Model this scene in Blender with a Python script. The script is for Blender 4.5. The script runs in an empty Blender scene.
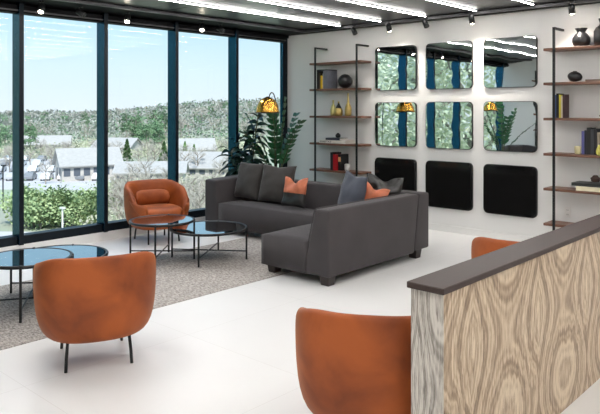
import bpy, bmesh, math, random
from mathutils import Vector, Matrix, noise
random.seed(7)
PI = math.pi
C = bpy.context.scene.collection
# ------------------------------------------------------------------ helpers
def srgb(r, g, b):
    f = lambda c: (c/255/12.92) if c/255 <= .04045 else ((c/255+.055)/1.055)**2.4
    return (f(r), f(g), f(b), 1)

def nodes(m):
    m.use_nodes = True
    nt = m.node_tree
    return nt, nt.nodes, nt.links, nt.nodes['Principled BSDF']

def mat(name, col, rough=.5, metal=0., var=.12, scale=8., bump=.0, bscale=60., stretch=(1,1,1), sheen=0., coat=0., col2=None, spec=None, detail=4):
    m = bpy.data.materials.new(name)
    nt, N, L, b = nodes(m)
    tc = N.new('ShaderNodeTexCoord'); mp = N.new('ShaderNodeMapping')
    mp.inputs['Scale'].default_value = stretch
    L.new(tc.outputs['Object'], mp.inputs['Vector'])
    n = N.new('ShaderNodeTexNoise'); n.inputs['Scale'].default_value = scale; n.inputs['Detail'].default_value = detail
    L.new(mp.outputs[0], n.inputs['Vector'])
    r = N.new('ShaderNodeValToRGB')
    c1 = [c*(1-var) for c in col[:3]]+[1]
    c2 = list(col2) if col2 else [min(1, c*(1+var)) for c in col[:3]]+[1]
    r.color_ramp.elements[0].position = .32; r.color_ramp.elements[1].position = .68
    r.color_ramp.elements[0].color = c1; r.color_ramp.elements[1].color = c2
    L.new(n.outputs['Fac'], r.inputs[0]); L.new(r.outputs[0], b.inputs['Base Color'])
    b.inputs['Roughness'].default_value = rough; b.inputs['Metallic'].default_value = metal
    if sheen:
        b.inputs['Sheen Weight'].default_value = sheen; b.inputs['Sheen Roughness'].default_value = .35
    if coat: b.inputs['Coat Weight'].default_value = coat; b.inputs['Coat Roughness'].default_value = .08
    if spec is not None: b.inputs['Specular IOR Level'].default_value = spec
    if bump:
        n2 = N.new('ShaderNodeTexNoise'); n2.inputs['Scale'].default_value = bscale; n2.inputs['Detail'].default_value = 3
        L.new(mp.outputs[0], n2.inputs['Vector'])
        bp = N.new('ShaderNodeBump'); bp.inputs['Strength'].default_value = bump; bp.inputs['Distance'].default_value = .01
        L.new(n2.outputs['Fac'], bp.inputs['Height']); L.new(bp.outputs[0], b.inputs['Normal'])
    return m

def emis(name, col, s):
    m = bpy.data.materials.new(name); nt, N, L, b = nodes(m)
    b.inputs['Base Color'].default_value = (.8,.8,.8,1)
    b.inputs['Emission Color'].default_value = col; b.inputs['Emission Strength'].default_value = s
    return m

def link(name, bm, m, parent=None, smooth=False, kind=None, recalc=True):
    if recalc: bmesh.ops.recalc_face_normals(bm, faces=bm.faces[:])
    me = bpy.data.meshes.new(name); bm.to_mesh(me); bm.free()
    if smooth:
        for p in me.polygons: p.use_smooth = True
    o = bpy.data.objects.new(name, me); C.objects.link(o)
    for mm in (m if isinstance(m, (list, tuple)) else [m]): me.materials.append(mm)
    if parent: o.parent = parent
    if kind: o['kind'] = kind
    return o

def thing(name, label, cat, loc=(0,0,0), rz=0, group=None):
    o = bpy.data.objects.new(name, None); C.objects.link(o)
    o.empty_display_size = .1
    o.location = loc; o.rotation_euler = (0,0,rz)
    return tag(o, label, cat, group)

def tag(o, label, cat, group=None):
    o['label'] = label; o['category'] = cat
    if group: o['group'] = group
    return o

def kids(o): return [c for c in bpy.data.objects if c.parent == o]
def dup(root, loc, rz=None, label=None, group=None, scale=None, rot=None):
    def cp(o, par):
        c = o.copy(); C.objects.link(c)
        if par: c.parent = par
        for k in kidmap.get(o.name, []): cp(k, c)
        return c
    kidmap = {}
    for c in list(bpy.data.objects):
        if c.parent: kidmap.setdefault(c.parent.name, []).append(c)
    r = cp(root, None)
    r.location = loc
    if rz is not None: r.rotation_euler = (0,0,rz)
    if rot is not None: r.rotation_euler = rot
    if scale: r.scale = scale
    if label: r['label'] = label
    if group: r['group'] = group
    return r

def box(bm, x0, x1, y0, y1, z0, z1):
    v = [bm.verts.new(p) for p in [(x0,y0,z0),(x1,y0,z0),(x1,y1,z0),(x0,y1,z0),(x0,y0,z1),(x1,y0,z1),(x1,y1,z1),(x0,y1,z1)]]
    for f in [(0,3,2,1),(4,5,6,7),(0,1,5,4),(1,2,6,5),(2,3,7,6),(3,0,4,7)]: bm.faces.new([v[i] for i in f])
    return v
def bx(x0, x1, y0, y1, z0, z1, bev=0, seg=2):
    bm = bmesh.new(); box(bm, x0,x1,y0,y1,z0,z1)
    if bev: bmesh.ops.bevel(bm, geom=bm.edges[:], offset=bev, segments=seg, profile=.6, affect='EDGES')
    return bm
def prism(bm, pts, z0, z1):          # pts = xy outline
    a = [bm.verts.new((x,y,z0)) for x,y in pts]; b = [bm.verts.new((x,y,z1)) for x,y in pts]
    bm.faces.new(a[::-1]); bm.faces.new(b); n = len(pts)
    for i in range(n): bm.faces.new((a[i],a[(i+1)%n],b[(i+1)%n],b[i]))
def tube(bm, pts, r, seg=8, cap=True):
    pts = [Vector(p) for p in pts]; rings = []
    up = Vector((0,0,1))
    for i, p in enumerate(pts):
        t = (pts[min(i+1,len(pts)-1)]-pts[max(i-1,0)]).normalized()
        a = t.cross(up)
        if a.length < 1e-3: a = t.cross(Vector((1,0,0)))
        a.normalize(); b = t.cross(a).normalized()
        rr = r[i] if isinstance(r, (list,tuple)) else r
        rings.append([bm.verts.new(p + a*rr*math.cos(2*PI*k/seg) + b*rr*math.sin(2*PI*k/seg)) for k in range(seg)])
    for i in range(len(rings)-1):
        for k in range(seg): bm.faces.new((rings[i][k],rings[i][(k+1)%seg],rings[i+1][(k+1)%seg],rings[i+1][k]))
    if cap: bm.faces.new(rings[0]); bm.faces.new(rings[-1][::-1])
def lathe(bm, prof, seg=24, c=(0,0,0), cap=True):
    rings = []
    for r, z in prof: rings.append([bm.verts.new((c[0]+r*math.cos(2*PI*k/seg), c[1]+r*math.sin(2*PI*k/seg), c[2]+z)) for k in range(seg)])
    for i in range(len(rings)-1):
        for k in range(seg): bm.faces.new((rings[i][k],rings[i][(k+1)%seg],rings[i+1][(k+1)%seg],rings[i+1][k]))
    if cap: bm.faces.new(rings[0][::-1]); bm.faces.new(rings[-1])
def torus(bm, R, r, z, seg=64, s2=8):
    rings = []
    for k in range(seg):
        a = 2*PI*k/seg
        rings.append([bm.verts.new(((R+r*math.cos(2*PI*j/s2))*math.cos(a),(R+r*math.cos(2*PI*j/s2))*math.sin(a),z+r*math.sin(2*PI*j/s2))) for j in range(s2)])
    for k in range(seg):
        for j in range(s2): bm.faces.new((rings[k][j],rings[(k+1)%seg][j],rings[(k+1)%seg][(j+1)%s2],rings[k][(j+1)%s2]))

# ------------------------------------------------------------------ camera
CX, CY, CZ, TH, F = 7.395, -7.74, 1.63, .742, 654.
cam = bpy.data.cameras.new('camera'); co = bpy.data.objects.new('camera', cam); C.objects.link(co)
cam.sensor_width = 36; cam.lens = F*36/600; cam.shift_y = -(207-109.4)/600
cam.clip_start = .05; cam.clip_end = 3000
co.location = (CX,CY,CZ); co.rotation_euler = (PI/2, 0, TH)
bpy.context.scene.camera = co

# ------------------------------------------------------------------ materials
M = {}
M['wall'] = mat('white_wall_paint', (.80,.80,.79,1), .6, var=.015, scale=1.5, bump=.05, bscale=180)
M['black_metal'] = mat('black_powder_coat', (.012,.013,.014,1), .38, .3, var=.2, scale=20)
M['frame_black'] = mat('black_window_metal', (.005,.009,.014,1), .4, .0, var=.1, spec=.2)
M['frame'] = mat('sky_tinted_window_metal', (.013,.07,.13,1), .22, 1., var=.12, scale=3, stretch=(1,1,.2))  # blue stands for reflected sky, put into the base colour
M['orange'] = None
M['grey_fabric'] = mat('charcoal_grey_upholstery', srgb(66,62,64), .85, var=.10, scale=4, bump=.25, bscale=420, sheen=.15)
M['pillow_grey'] = mat('warm_grey_pillow_fabric', srgb(62,59,57), .9, var=.12, scale=7, bump=.3, bscale=380, sheen=.2)
M['pillow_blue'] = mat('slate_grey_pillow_fabric', srgb(76,80,92), .8, var=.10, scale=7, bump=.2, bscale=300, sheen=.3)
M['leather_tan'] = mat('tan_leather', srgb(196,112,78), .42, var=.2, scale=9, bump=.3, bscale=50)
M['leather_black'] = mat('black_leather', srgb(38,38,38), .36, var=.3, scale=9, bump=.3, bscale=40)
M['crushed'] = mat('crushed_dark_satin', srgb(44,44,44), .35, var=.35, scale=14, bump=.5, bscale=25)
M['dark_wood'] = mat('espresso_wood', srgb(40,30,28), .4, var=.25, scale=5, stretch=(1,1,8))
M['walnut'] = mat('walnut_board', srgb(112,78,62), .45, var=.28, scale=4, stretch=(1.2,16,16), bump=.05)
M['cap_wood'] = mat('dark_brown_wood_cap', srgb(54,38,33), .5, var=.13, scale=5, stretch=(24,1.2,10), bump=.04)
M['gloss_black'] = mat('gloss_black_panel', (.006,.006,.006,1), .12, 0, var=.1, coat=.3)
M['black_vase'] = mat('black_ceramic', (.010,.010,.011,1), .32, 0, var=.2, bump=.1, bscale=40)
M['gold'] = mat('brushed_gold', srgb(212,160,72), .22, 1., var=.12, scale=12)
M['gold_bottle'] = mat('gold_leaf_bottle', srgb(196,172,104), .35, .6, var=.2, scale=20)
M['paper'] = mat('book_pages', (.75,.72,.64,1), .8, var=.08, scale=40, stretch=(1,1,12))
M['pot'] = mat('dark_stone_pot', srgb(50,50,52), .6, var=.15, bump=.2)
M['soil'] = mat('dark_soil', srgb(40,30,22), .95, var=.4, scale=60, bump=.6)
M['leaf_dark'] = mat('dark_glossy_leaf', srgb(28,52,44), .35, var=.4, scale=7)
M['leaf_green'] = mat('rich_green_leaf', srgb(34,84,50), .32, var=.35, scale=6)
M['stem'] = mat('plant_stem', srgb(70,76,50), .7, var=.2)
M['white_plastic'] = mat('white_plastic', (.78,.77,.75,1), .4, var=.02)

def simple(name, c, r=.5): 
    return mat(name, c, r, var=.06, scale=15)

# velvet
m = mat('burnt_orange_velvet', srgb(186,86,32), .62, var=.0, sheen=.18)
nt,N,L,b = m.node_tree, m.node_tree.nodes, m.node_tree.links, m.node_tree.nodes['Principled BSDF']
b.inputs['Sheen Tint'].default_value = (1,.6,.3,1)
for n in N:
    if n.type == 'VALTORGB':
        n.color_ramp.elements[0].color = srgb(124,56,14); n.color_ramp.elements[1].color = srgb(172,86,30)
        n.color_ramp.elements[0].position = .36; n.color_ramp.elements[1].position = .66
    if n.type == 'TEX_NOISE': n.inputs['Scale'].default_value = 3.2; n.inputs['Distortion'].default_value = .5
M['orange'] = m

# floor: large pale tiles with hairline joints
m = bpy.data.materials.new('pale_polished_floor_tile'); nt,N,L,b = nodes(m)
tc = N.new('ShaderNodeTexCoord'); br = N.new('ShaderNodeTexBrick')
br.offset = 0; br.inputs['Scale'].default_value = 1; br.inputs['Brick Width'].default_value = 1.2; br.inputs['Row Height'].default_value = 1.2
br.inputs['Mortar Size'].default_value = .0018; br.inputs['Mortar Smooth'].default_value = .3
br.inputs['Color1'].default_value = (.79,.79,.785,1); br.inputs['Color2'].default_value = (.80,.80,.795,1); br.inputs['Mortar'].default_value = (.66,.65,.63,1)
L.new(tc.outputs['Object'], br.inputs['Vector'])
n = N.new('ShaderNodeTexNoise'); n.inputs['Scale'].default_value = 1.3; n.inputs['Detail'].default_value = 6
L.new(tc.outputs['Object'], n.inputs['Vector'])
mx = N.new('ShaderNodeMixRGB'); mx.blend_type = 'MULTIPLY'; mx.inputs[0].default_value = .08
L.new(br.outputs['Color'], mx.inputs[1]); L.new(n.outputs['Fac'], mx.inputs[2]); L.new(mx.outputs[0], b.inputs['Base Color'])
b.inputs['Roughness'].default_value = .42
M['floor'] = m

# ceiling
m = mat('dark_satin_metal_ceiling', (.045,.045,.047,1), .34, .55, var=.15, scale=2, stretch=(6,.4,1)); M['ceil'] = m
M['ceil_band'] = mat('matt_black_ceiling_band', (.004,.004,.005,1), .7, 0, var=.2, spec=.15)
M['trim_grey'] = mat('grey_metal_trim', (.075,.075,.08,1), .45, .5, var=.08)
M['strip'] = emis('led_strip', (1,.97,.94,1), 42)
M['bulb'] = emis('spot_lens_glow', (1,.86,.68,1), 40)
M['lens_off'] = simple('dark_lens', (.05,.05,.05,1), .2)

# rug
m = bpy.data.materials.new('grey_beige_woven_rug'); nt,N,L,b = nodes(m)
tc = N.new('ShaderNodeTexCoord'); mp = N.new('ShaderNodeMapping'); mp.inputs['Scale'].default_value = (1,2.6,1)
L.new(tc.outputs['Object'], mp.inputs['Vector'])
n1 = N.new('ShaderNodeTexNoise'); n1.inputs['Scale'].default_value = 26; n1.inputs['Detail'].default_value = 8; n1.inputs['Roughness'].default_value = .75
n2 = N.new('ShaderNodeTexNoise'); n2.inputs['Scale'].default_value = 3.5; n2.inputs['Detail'].default_value = 3
L.new(mp.outputs[0], n1.inputs['Vector']); L.new(tc.outputs['Object'], n2.inputs['Vector'])
r1 = N.new('ShaderNodeValToRGB'); e = r1.color_ramp.elements
e[0].position = .34; e[0].color = srgb(96,92,92); e[1].position = .64; e[1].color = srgb(222,217,212)
k = r1.color_ramp.elements.new(.48); k.color = srgb(168,162,157)
L.new(n1.outputs['Fac'], r1.inputs[0])
r2 = N.new('ShaderNodeValToRGB'); r2.color_ramp.elements[0].color = (.80,.80,.81,1); r2.color_ramp.elements[1].color = (1,.99,.96,1)
L.new(n2.outputs['Fac'], r2.inputs[0])
mx = N.new('ShaderNodeMixRGB'); mx.blend_type = 'MULTIPLY'; mx.inputs[0].default_value = .8
L.new(r1.outputs[0], mx.inputs[1]); L.new(r2.outputs[0], mx.inputs[2]); L.new(mx.outputs[0], b.inputs['Base Color'])
b.inputs['Roughness'].default_value = .95
bp = N.new('ShaderNodeBump'); bp.inputs['Strength'].default_value = .6; bp.inputs['Distance'].default_value = .01
L.new(n1.outputs['Fac'], bp.inputs['Height']); L.new(bp.outputs[0], b.inputs['Normal'])
M['rug'] = m

# book-matched veneer with stacked eye shapes
def veneer(name, ramp, axis='Y', period=.69, zper=.80, u0=.245, z0=.60):
    m = bpy.data.materials.new(name); nt,N,L,b = nodes(m)
    tc = N.new('ShaderNodeTexCoord'); sp = N.new('ShaderNodeSeparateXYZ')
    nz = N.new('ShaderNodeTexNoise'); nz.inputs['Scale'].default_value = 2.2; nz.inputs['Detail'].default_value = 5; nz.inputs['Roughness'].default_value = .6
    mp = N.new('ShaderNodeMapping'); mp.inputs['Scale'].default_value = (3,3,1)
    L.new(tc.outputs['Object'], mp.inputs[0]); L.new(tc.outputs['Object'], sp.inputs[0])
    L.new(mp.outputs[0], nz.inputs['Vector'])
    def mth(op, a, bb=None):
        x = N.new('ShaderNodeMath'); x.operation = op
        for i, v in enumerate((a, bb)):
            if v is None: continue
            if isinstance(v, (int,float)): x.inputs[i].default_value = v
            else: L.new(v, x.inputs[i])
        return x.outputs[0]
    nf = mth('SUBTRACT', nz.outputs['Fac'], .5)
    uu = mth('MULTIPLY', mth('SUBTRACT', sp.outputs[axis], u0), 2*PI/period)
    w = mth('MULTIPLY', mth('SUBTRACT', sp.outputs['Z'], z0), 2*PI/zper)
    cu = mth('SUBTRACT', 1., mth('MULTIPLY', mth('ABSOLUTE', mth('SINE', mth('MULTIPLY', mth('ADD', uu, mth('MULTIPLY', nf, .8)), .5))), 2.))
    cw = mth('COSINE', mth('ADD', w, mth('MULTIPLY', nf, 1.5)))
    g = mth('ADD', mth('MULTIPLY', cu, 1.1), mth('MULTIPLY', cw, .62))
    g = mth('ADD', g, mth('MULTIPLY', nf, .55))
    fine = N.new('ShaderNodeTexNoise'); fine.inputs['Scale'].default_value = 5; fine.inputs['Detail'].default_value = 9; fine.inputs['Roughness'].default_value = .72
    mp2 = N.new('ShaderNodeMapping'); mp2.inputs['Scale'].default_value = (20,20,1.8)
    L.new(tc.outputs['Object'], mp2.inputs[0]); L.new(mp2.outputs[0], fine.inputs['Vector'])
    fn = mth('SUBTRACT', fine.outputs['Fac'], .5)
    s1 = mth('SINE', mth('ADD', mth('MULTIPLY', g, 24.), mth('MULTIPLY', fn, 5.)))
    s2 = mth('SINE', mth('ADD', mth('MULTIPLY', g, 8.), mth('MULTIPLY', fn, 3.)))
    ab = mth('SUBTRACT', mth('ABSOLUTE', mth('SUBTRACT', mth('ABSOLUTE', mth('ADD', g, .05)), .62)), .35)
    v = mth('ADD', mth('MULTIPLY', s1, .06), mth('MULTIPLY', s2, .075))
    v = mth('ADD', v, mth('MULTIPLY', ab, .14))
    v = mth('ADD', mth('ADD', v, mth('MULTIPLY', fn, 1.05)), .49)
    r = N.new('ShaderNodeValToRGB')
    els = r.color_ramp.elements; els[0].position = ramp[0][0]; els[0].color = ramp[0][1]; els[1].position = ramp[-1][0]; els[1].color = ramp[-1][1]
    for p, c in ramp[1:-1]: k = els.new(p); k.color = c
    L.new(v, r.inputs[0]); L.new(r.outputs[0], b.inputs['Base Color'])
    b.inputs['Roughness'].default_value = .42
    return m
M['veneer'] = veneer('bookmatched_beige_veneer', [(.24,srgb(104,84,66)),(.38,srgb(150,126,102)),(.50,srgb(186,163,136)),(.66,srgb(218,200,174))])
M['veneer_end'] = veneer('greyer_end_veneer', [(.20,srgb(98,92,86)),(.34,srgb(136,129,121)),(.46,srgb(176,169,160)),(.62,srgb(212,207,198))], axis='X', period=.22, zper=.7, u0=.03, z0=.5)  # greyer ramp of the veneer, for the end of the divider

# glass
def glass(name, tint, refl=.06, rough=.0):
    m = bpy.data.materials.new(name); m.use_nodes = True; nt = m.node_tree; N = nt.nodes; L = nt.links; N.clear()
    o = N.new('ShaderNodeOutputMaterial'); t = N.new('ShaderNodeBsdfTransparent'); g = N.new('ShaderNodeBsdfGlossy'); x = N.new('ShaderNodeMixShader')
    lw = N.new('ShaderNodeLayerWeight'); pw = N.new('ShaderNodeMath'); pw.operation = 'POWER'; pw.inputs[1].default_value = 5
    f = N.new('ShaderNodeMath'); f.operation = 'MULTIPLY_ADD'; f.inputs[1].default_value = .8; f.inputs[2].default_value = refl
    L.new(lw.outputs['Facing'], pw.inputs[0]); L.new(pw.outputs[0], f.inputs[0])
    t.inputs[0].default_value = tint; g.inputs['Roughness'].default_value = rough
    L.new(f.outputs[0], x.inputs[0]); L.new(t.outputs[0], x.inputs[1]); L.new(g.outputs[0], x.inputs[2]); L.new(x.outputs[0], o.inputs[0])
    return m
M['pane'] = glass('window_glass', (.97,.99,1,1), .012)
m = bpy.data.materials.new('mirror_silver'); nt,N,L,b = nodes(m)
b.inputs['Base Color'].default_value = (.86,.9,.9,1); b.inputs['Metallic'].default_value = 1; b.inputs['Roughness'].default_value = .01
n = N.new('ShaderNodeTexNoise'); n.inputs['Scale'].default_value = 2.2; bp = N.new('ShaderNodeBump'); bp.inputs['Strength'].default_value = .05; bp.inputs['Distance'].default_value = .03
tc = N.new('ShaderNodeTexCoord'); L.new(tc.outputs['Object'], n.inputs['Vector']); L.new(n.outputs['Fac'], bp.inputs['Height']); L.new(bp.outputs[0], b.inputs['Normal'])
M['mirror'] = m
M['table_glass'] = mat('black_mirror_glass', (.36,.40,.43,1), .03, 1., var=.03)

# ------------------------------------------------------------------ room shell
RX, RY, ZC, ZB = 9.3, -8.14, 2.86, 2.83
link('floor', bx(-.12, RX, RY, .0, -.25, 0), M['floor'], kind='structure')
link('wall_back', bx(-.12, RX, 0, .15, -.25, 3.3), M['wall'], kind='structure')
link('wall_front', bx(-.12, RX, RY-.15, RY, -.25, 3.3), M['wall'], kind='structure')
link('wall_right', bx(RX, RX+.15, RY-.15, .15, -.25, 3.3), M['wall'], kind='structure')
bm = bmesh.new()
xs = [.62+.72*i for i in range(12)]+[RX]
for i in range(len(xs)-1):
    y = -.26
    while y > RY:
        y2 = max(RY, y-1.3)
        box(bm, xs[i]+.006, xs[i+1]-.006, y2+.006, y-.006, ZC, ZC+.03); y = y2
box(bm, 0, RX, RY, 0, ZC+.03, ZC+.3)
link('ceiling', bm, M['ceil'], kind='structure')
bm = bmesh.new()
box(bm, 0, .64, RY, 0, ZB, ZC+.02); box(bm, .64, RX, -.24, 0, ZB, ZC+.02)
link('trim_1', bm, M['ceil_band'], kind='structure')
bm = bmesh.new()
box(bm, .60, .65, RY, -.25, ZB-.012, ZB+.02); box(bm, .60, RX, -.25, -.205, ZB-.012, ZB+.02)
link('trim_2', bm, M['trim_grey'], kind='structure')
link('baseboard_back', bx(.14, RX, -.018, 0, 0, .09, .004), M['wall'], kind='structure')
link('baseboard_front', bx(.14, RX, RY, RY+.018, 0, .09, .004), M['wall'], kind='structure')
link('trim_3', bx(-.12, .10, RY, -.018, 0, .107), M['wall'], kind='structure')
link('wall_left', bx(-.12, .05, RY, 0, 2.79, 3.3), M['ceil_band'], kind='structure')

# windows
edges = [-.09, -1.205, -2.305, -3.385, -4.445, -5.53, -6.61, -7.69, RY+.0]
for i in range(len(edges)-1):
    y1, y0 = edges[i], edges[i+1]
    w = bpy.data.objects.new('window_%d' % (i+1), None); C.objects.link(w); w['kind'] = 'structure'
    bm = bmesh.new(); box(bm, -.012, -.002, y0, y1, .19, 2.74)
    link('window_glass', bm, M['pane'], w)
    bm = bx(-.04, .14, y1-.026, y1+.026, .107, ZB, .004, 1) if i else bx(-.04, .02, -.115, -.0, .107, ZB, .004, 1)
    link('mullion', bm, M['frame'], w)
    link('dark_front_layer', bx(.1402 if i else .0202, .1415 if i else .0215, (y1-.026) if i else -.115, (y1+.026) if i else 0, .107, ZB), M['frame_black'], w)  # thin dark layer, so the painted sky blue shows on the mullion sides only
    link('bottom_rail', bx(-.04, .10, y0+.026, y1-.026, .107, .205, .004, 1), M['frame_black'], w)
    link('top_rail', bx(-.04, .10, y0+.026, y1-.026, 2.715, 2.80, .004, 1), M['ceil_band'], w)
    link('top_trim', bx(.10, .112, y0+.026, y1-.026, 2.735, 2.75), M['trim_grey'], w)

# ------------------------------------------------------------------ ceiling strip lights
for i in range(11):
    x = 1.38+.72*i
    lab = 'thin white linear ceiling light, number %s strip counted from the window wall' % ['first','second','third','fourth','fifth','sixth','seventh','eighth','ninth','tenth','eleventh'][i]
    lab = lab.replace('number ', '')
    t = thing('ceiling_light', lab, 'ceiling light', (x, -3.75, ZC), 0, 'linear ceiling lights')
    link('light_housing', bx(-.012, .012, -3.45, 3.45, -.012, .0), M['trim_grey'], t)
    link('light_diffuser', bx(-.007, .007, -3.43, 3.43, -.018, -.0125), M['strip'], t)

# ------------------------------------------------------------------ spotlights
def spotlight(x, y, aim, lit, label, power=18, size=1.7, col=(1,.92,.82), soft=.05):
    t = thing('spotlight', label, 'spotlight', (x, y, ZB), 0, 'black ceiling spotlights')
    bm = bmesh.new(); lathe(bm, [(.026,-.012),(.03,0)], 16); tube(bm, [(0,0,-.01),(0,0,-.05)], .008, 8)
    link('ceiling_mount', bm, M['black_metal'], t)
    d = Vector(aim).normalized(); q = Vector((0,0,-1)).rotation_difference(d).to_matrix().to_4x4()
    q.translation = Vector((0,0,-.075))
    bm = bmesh.new(); lathe(bm, [(.022,.05),(.034,.045),(.036,-.055),(.03,-.055),(.028,-.04)], 20, cap=False)
    lathe(bm, [(.0,.05),(.022,.05)], 20, cap=False)
    bmesh.ops.transform(bm, matrix=q, verts=bm.verts)
    link('lamp_head', bm, M['black_metal'], t, True)
    bm = bmesh.new(); lathe(bm, [(.001,-.068),(.014,-.066),(.026,-.056),(.0275,-.045),(.001,-.044)], 20, cap=False)
    bmesh.ops.transform(bm, matrix=q, verts=bm.verts)
    link('lens', bm, M['bulb'] if lit else M['lens_off'], t)
    if power:
        l = bpy.data.lights.new('spot_beam', 'SPOT'); l.energy = power; l.spot_size = size; l.spot_blend = 1; l.color = col; l.shadow_soft_size = soft
        lo = bpy.data.objects.new('spot_beam', l); C.objects.link(lo); lo.parent = t
        lo.location = Vector((0,0,-.075))+d*.06; lo.rotation_euler = Vector((0,0,-1)).rotation_difference(d).to_euler()
for x, aim, lit, lb, pw in [(1.64,(.5,-.1,-.8),False,'black tilted spotlight above the narrow wall shelf beside the window corner',0),
        (2.24,(.05,.35,-1),True,'lit spotlight over the left column of mirrors',75),
        (2.82,(.45,-.15,-.8),False,'black tilted spotlight between the lit two over the mirrors',0),
        (3.48,(.0,.35,-1),True,'lit spotlight over the gap between middle and right mirror columns',75),
        (4.7,(.0,.35,-1),True,'lit spotlight above the shelf at the right edge',45)]:
    spotlight(x, -.32, aim, lit, lb, pw)
for y, aim, lit, lb in [(-4.32,(.35,-.35,-.8),True,'lit ceiling spotlight by the window, leftmost in the photo'),
        (-3.85,(.7,.4,-.5),False,'unlit ceiling spotlight above the second mullion from the left'),
        (-3.22,(.35,-.35,-.8),True,'lit ceiling spotlight above the window bay behind the far orange chair'),
        (-2.05,(.35,-.35,-.8),True,'lit ceiling spotlight over the window left of the leafy plants'),
        (-1.72,(.7,.4,-.5),False,'unlit ceiling spotlight above the window near the room corner'),
        (-5.6,(.35,-.35,-.8),True,'lit ceiling spotlight above the low glass tables by the window')]:
    spotlight(.36, y, aim, lit, lb, 60 if lit else 0, 2.2, (1,.97,.93), .15)

for x, y, lb in [(5.0,-2.6,'added fill spotlight, out of view, over the open floor behind the patterned divider'),(5.0,-6.6,'added fill spotlight, out of view, over the open floor near the front orange armchair'),
        (7.6,-3.6,'added fill spotlight, out of view, on the far side of the patterned divider'),(7.2,-6.3,'added fill spotlight, out of view, close to the viewpoint'),(3.0,-5.6,'added fill spotlight, out of view, above the rug and low tables')]:
    spotlight(x, y, (.05,.05,-1), True, lb, 45 if x > 4 else 40, 2.6, (1,.96,.91), .3)  # overhead spots added out of view to brighten floor and walls
# ------------------------------------------------------------------ mirrors and black panels
def rrect(w, h, r, n=6):
    p = []
    for cx, cz, a0 in [(w/2-r,h/2-r,0),(-w/2+r,h/2-r,PI/2),(-w/2+r,-h/2+r,PI),(w/2-r,-h/2+r,1.5*PI)]:
        for i in range(n+1):
            a = a0+PI/2*i/n; p.append((cx+r*math.cos(a), cz+r*math.sin(a)))
    return p
W_, H_ = .69, .622
def slab(w, h, r, y0, y1):
    bm = bmesh.new(); prism(bm, rrect(w,h,r), 0, 1)
    for v in bm.verts: x, z, k = v.co; v.co = (x, y0 if k < .5 else y1, z)
    return bm
rows = ['top','middle','bottom']; cols = ['left','middle','right']
for r in range(3):
    for c in range(3):
        loc = (1.7986+.847*c+W_/2, 0, 2.5219-.7916*r-H_/2)
        if r < 2:
            lab = 'square wall mirror with rounded corners, %s row, %s column of the wall grid' % (rows[r], ['left','centre','right'][c])
            t = thing('wall_mirror', lab, 'mirror', loc, 0, 'square mirrors on the white wall')
            link('mirror_frame', slab(W_,H_,.06,-.028,0), M['black_metal'], t)
            link('mirror_glass', slab(W_-.012,H_-.012,.055,-.031,-.0285), M['mirror'], t)
        else:
            lab = 'square glossy black wall panel, %s one under the mirrors' % ['leftmost','middle','rightmost'][c]
            t = thing('wall_panel', lab, 'wall panel', loc, 0, 'black panels below the mirrors')
            link('panel_frame', slab(W_,H_,.06,-.03,0), M['black_metal'], t)
            bm = slab(W_-.016,H_-.016,.054,-.048,-.0305)
            bmesh.ops.bevel(bm, geom=[e for e in bm.edges if all(v.co.y < -.04 for v in e.verts)], offset=.012, segments=3, affect='EDGES')
            link('panel_face', bm, M['gloss_black'], t, False)

# ------------------------------------------------------------------ wall shelves
SZ = [2.335, 1.94, 1.533, 1.126, .725, .32]
def make_shelf(x, label, flip=False):
    t = thing('wall_shelf', label, 'shelf', (x, 0, 0), 0, 'black metal ladder shelves')
    for z in SZ:
        link('shelf_board', bx(-.015, .97, -.27, -.012, z-.03, z, .003, 1), M['walnut'], t)
    for xx in (.11, .90):
        bm = bmesh.new()
        box(bm, xx-.014, xx+.014, -.2845, -.2705, .0, 2.57)
        box(bm, xx-.014, xx+.014, -.2705, -.0, 2.545, 2.57)
        link('upright', bm, M['black_metal'], t)
    return t
sh = make_shelf(.755, 'ladder shelf with brown boards on the white wall beside the window corner')
dup(sh, (4.375,0,0), 0, 'ladder shelf with brown boards at the right edge of the photo')
dup(sh, (1.78,RY,0), PI, 'ladder shelf on the opposite white wall, seen only in a mirror')

# ------------------------------------------------------------------ books and ornaments
def book(x, y, z, w, d, h, col, label, rz=0, flat=False, group=None, title=None, tc=(.05,.05,.05,1)):
    """standing: w = spine thickness (x), d = depth, h = height; flat: w x d lying, h thick"""
    t = thing('book', label, 'book', (x,y,z), rz, group)
    cm = simple('book_cover', col, .45)
    if not flat:
        bm = bmesh.new(); box(bm, 0, w, -d, -d+.004, 0, h); box(bm, 0, .003, -d+.004, 0, 0, h); box(bm, w-.003, w, -d+.004, 0, 0, h)
        link('cover', bm, cm, t); link('pages', bx(.0032, w-.0032, -d+.0045, -.004, .003, h-.004), M['paper'], t)
    else:
        bm = bmesh.new(); box(bm, 0, w, -d, -d+.004, 0, h); box(bm, 0, w, -d+.004, 0, 0, .003); box(bm, 0, w, -d+.004, 0, h-.003, h)
        link('cover', bm, cm, t); link('pages', bx(.004, w-.004, -d+.0045, -.004, .0032, h-.0032), M['paper'], t)
    if title:
        cu = bpy.data.curves.new('title', 'FONT'); cu.body = title; cu.size = h*.95; cu.align_x = 'LEFT'; cu.extrude = .0006
        o = bpy.data.objects.new('tmp_text', cu); C.objects.link(o)
        me = bpy.data.meshes.new_from_object(o.evaluated_get(bpy.context.evaluated_depsgraph_get()))
        bpy.data.objects.remove(o)
        to = bpy.data.objects.new('title_lettering', me); C.objects.link(to); me.materials.append(simple('title_ink', tc))
        to.parent = t; to.rotation_euler = (PI/2,0,0); to.location = (.02, -d-.0005, h*.17)
        to.scale = (1.25,1,1)
    return t
def vase(x, y, z, prof, m, label, name='vase', cat='vase', seg=28, group=None):
    bm = bmesh.new(); lathe(bm, prof, seg); o = link(name, bm, m, None, True); o.location = (x,y,z)
    return tag(o, label, cat, group)
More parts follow.
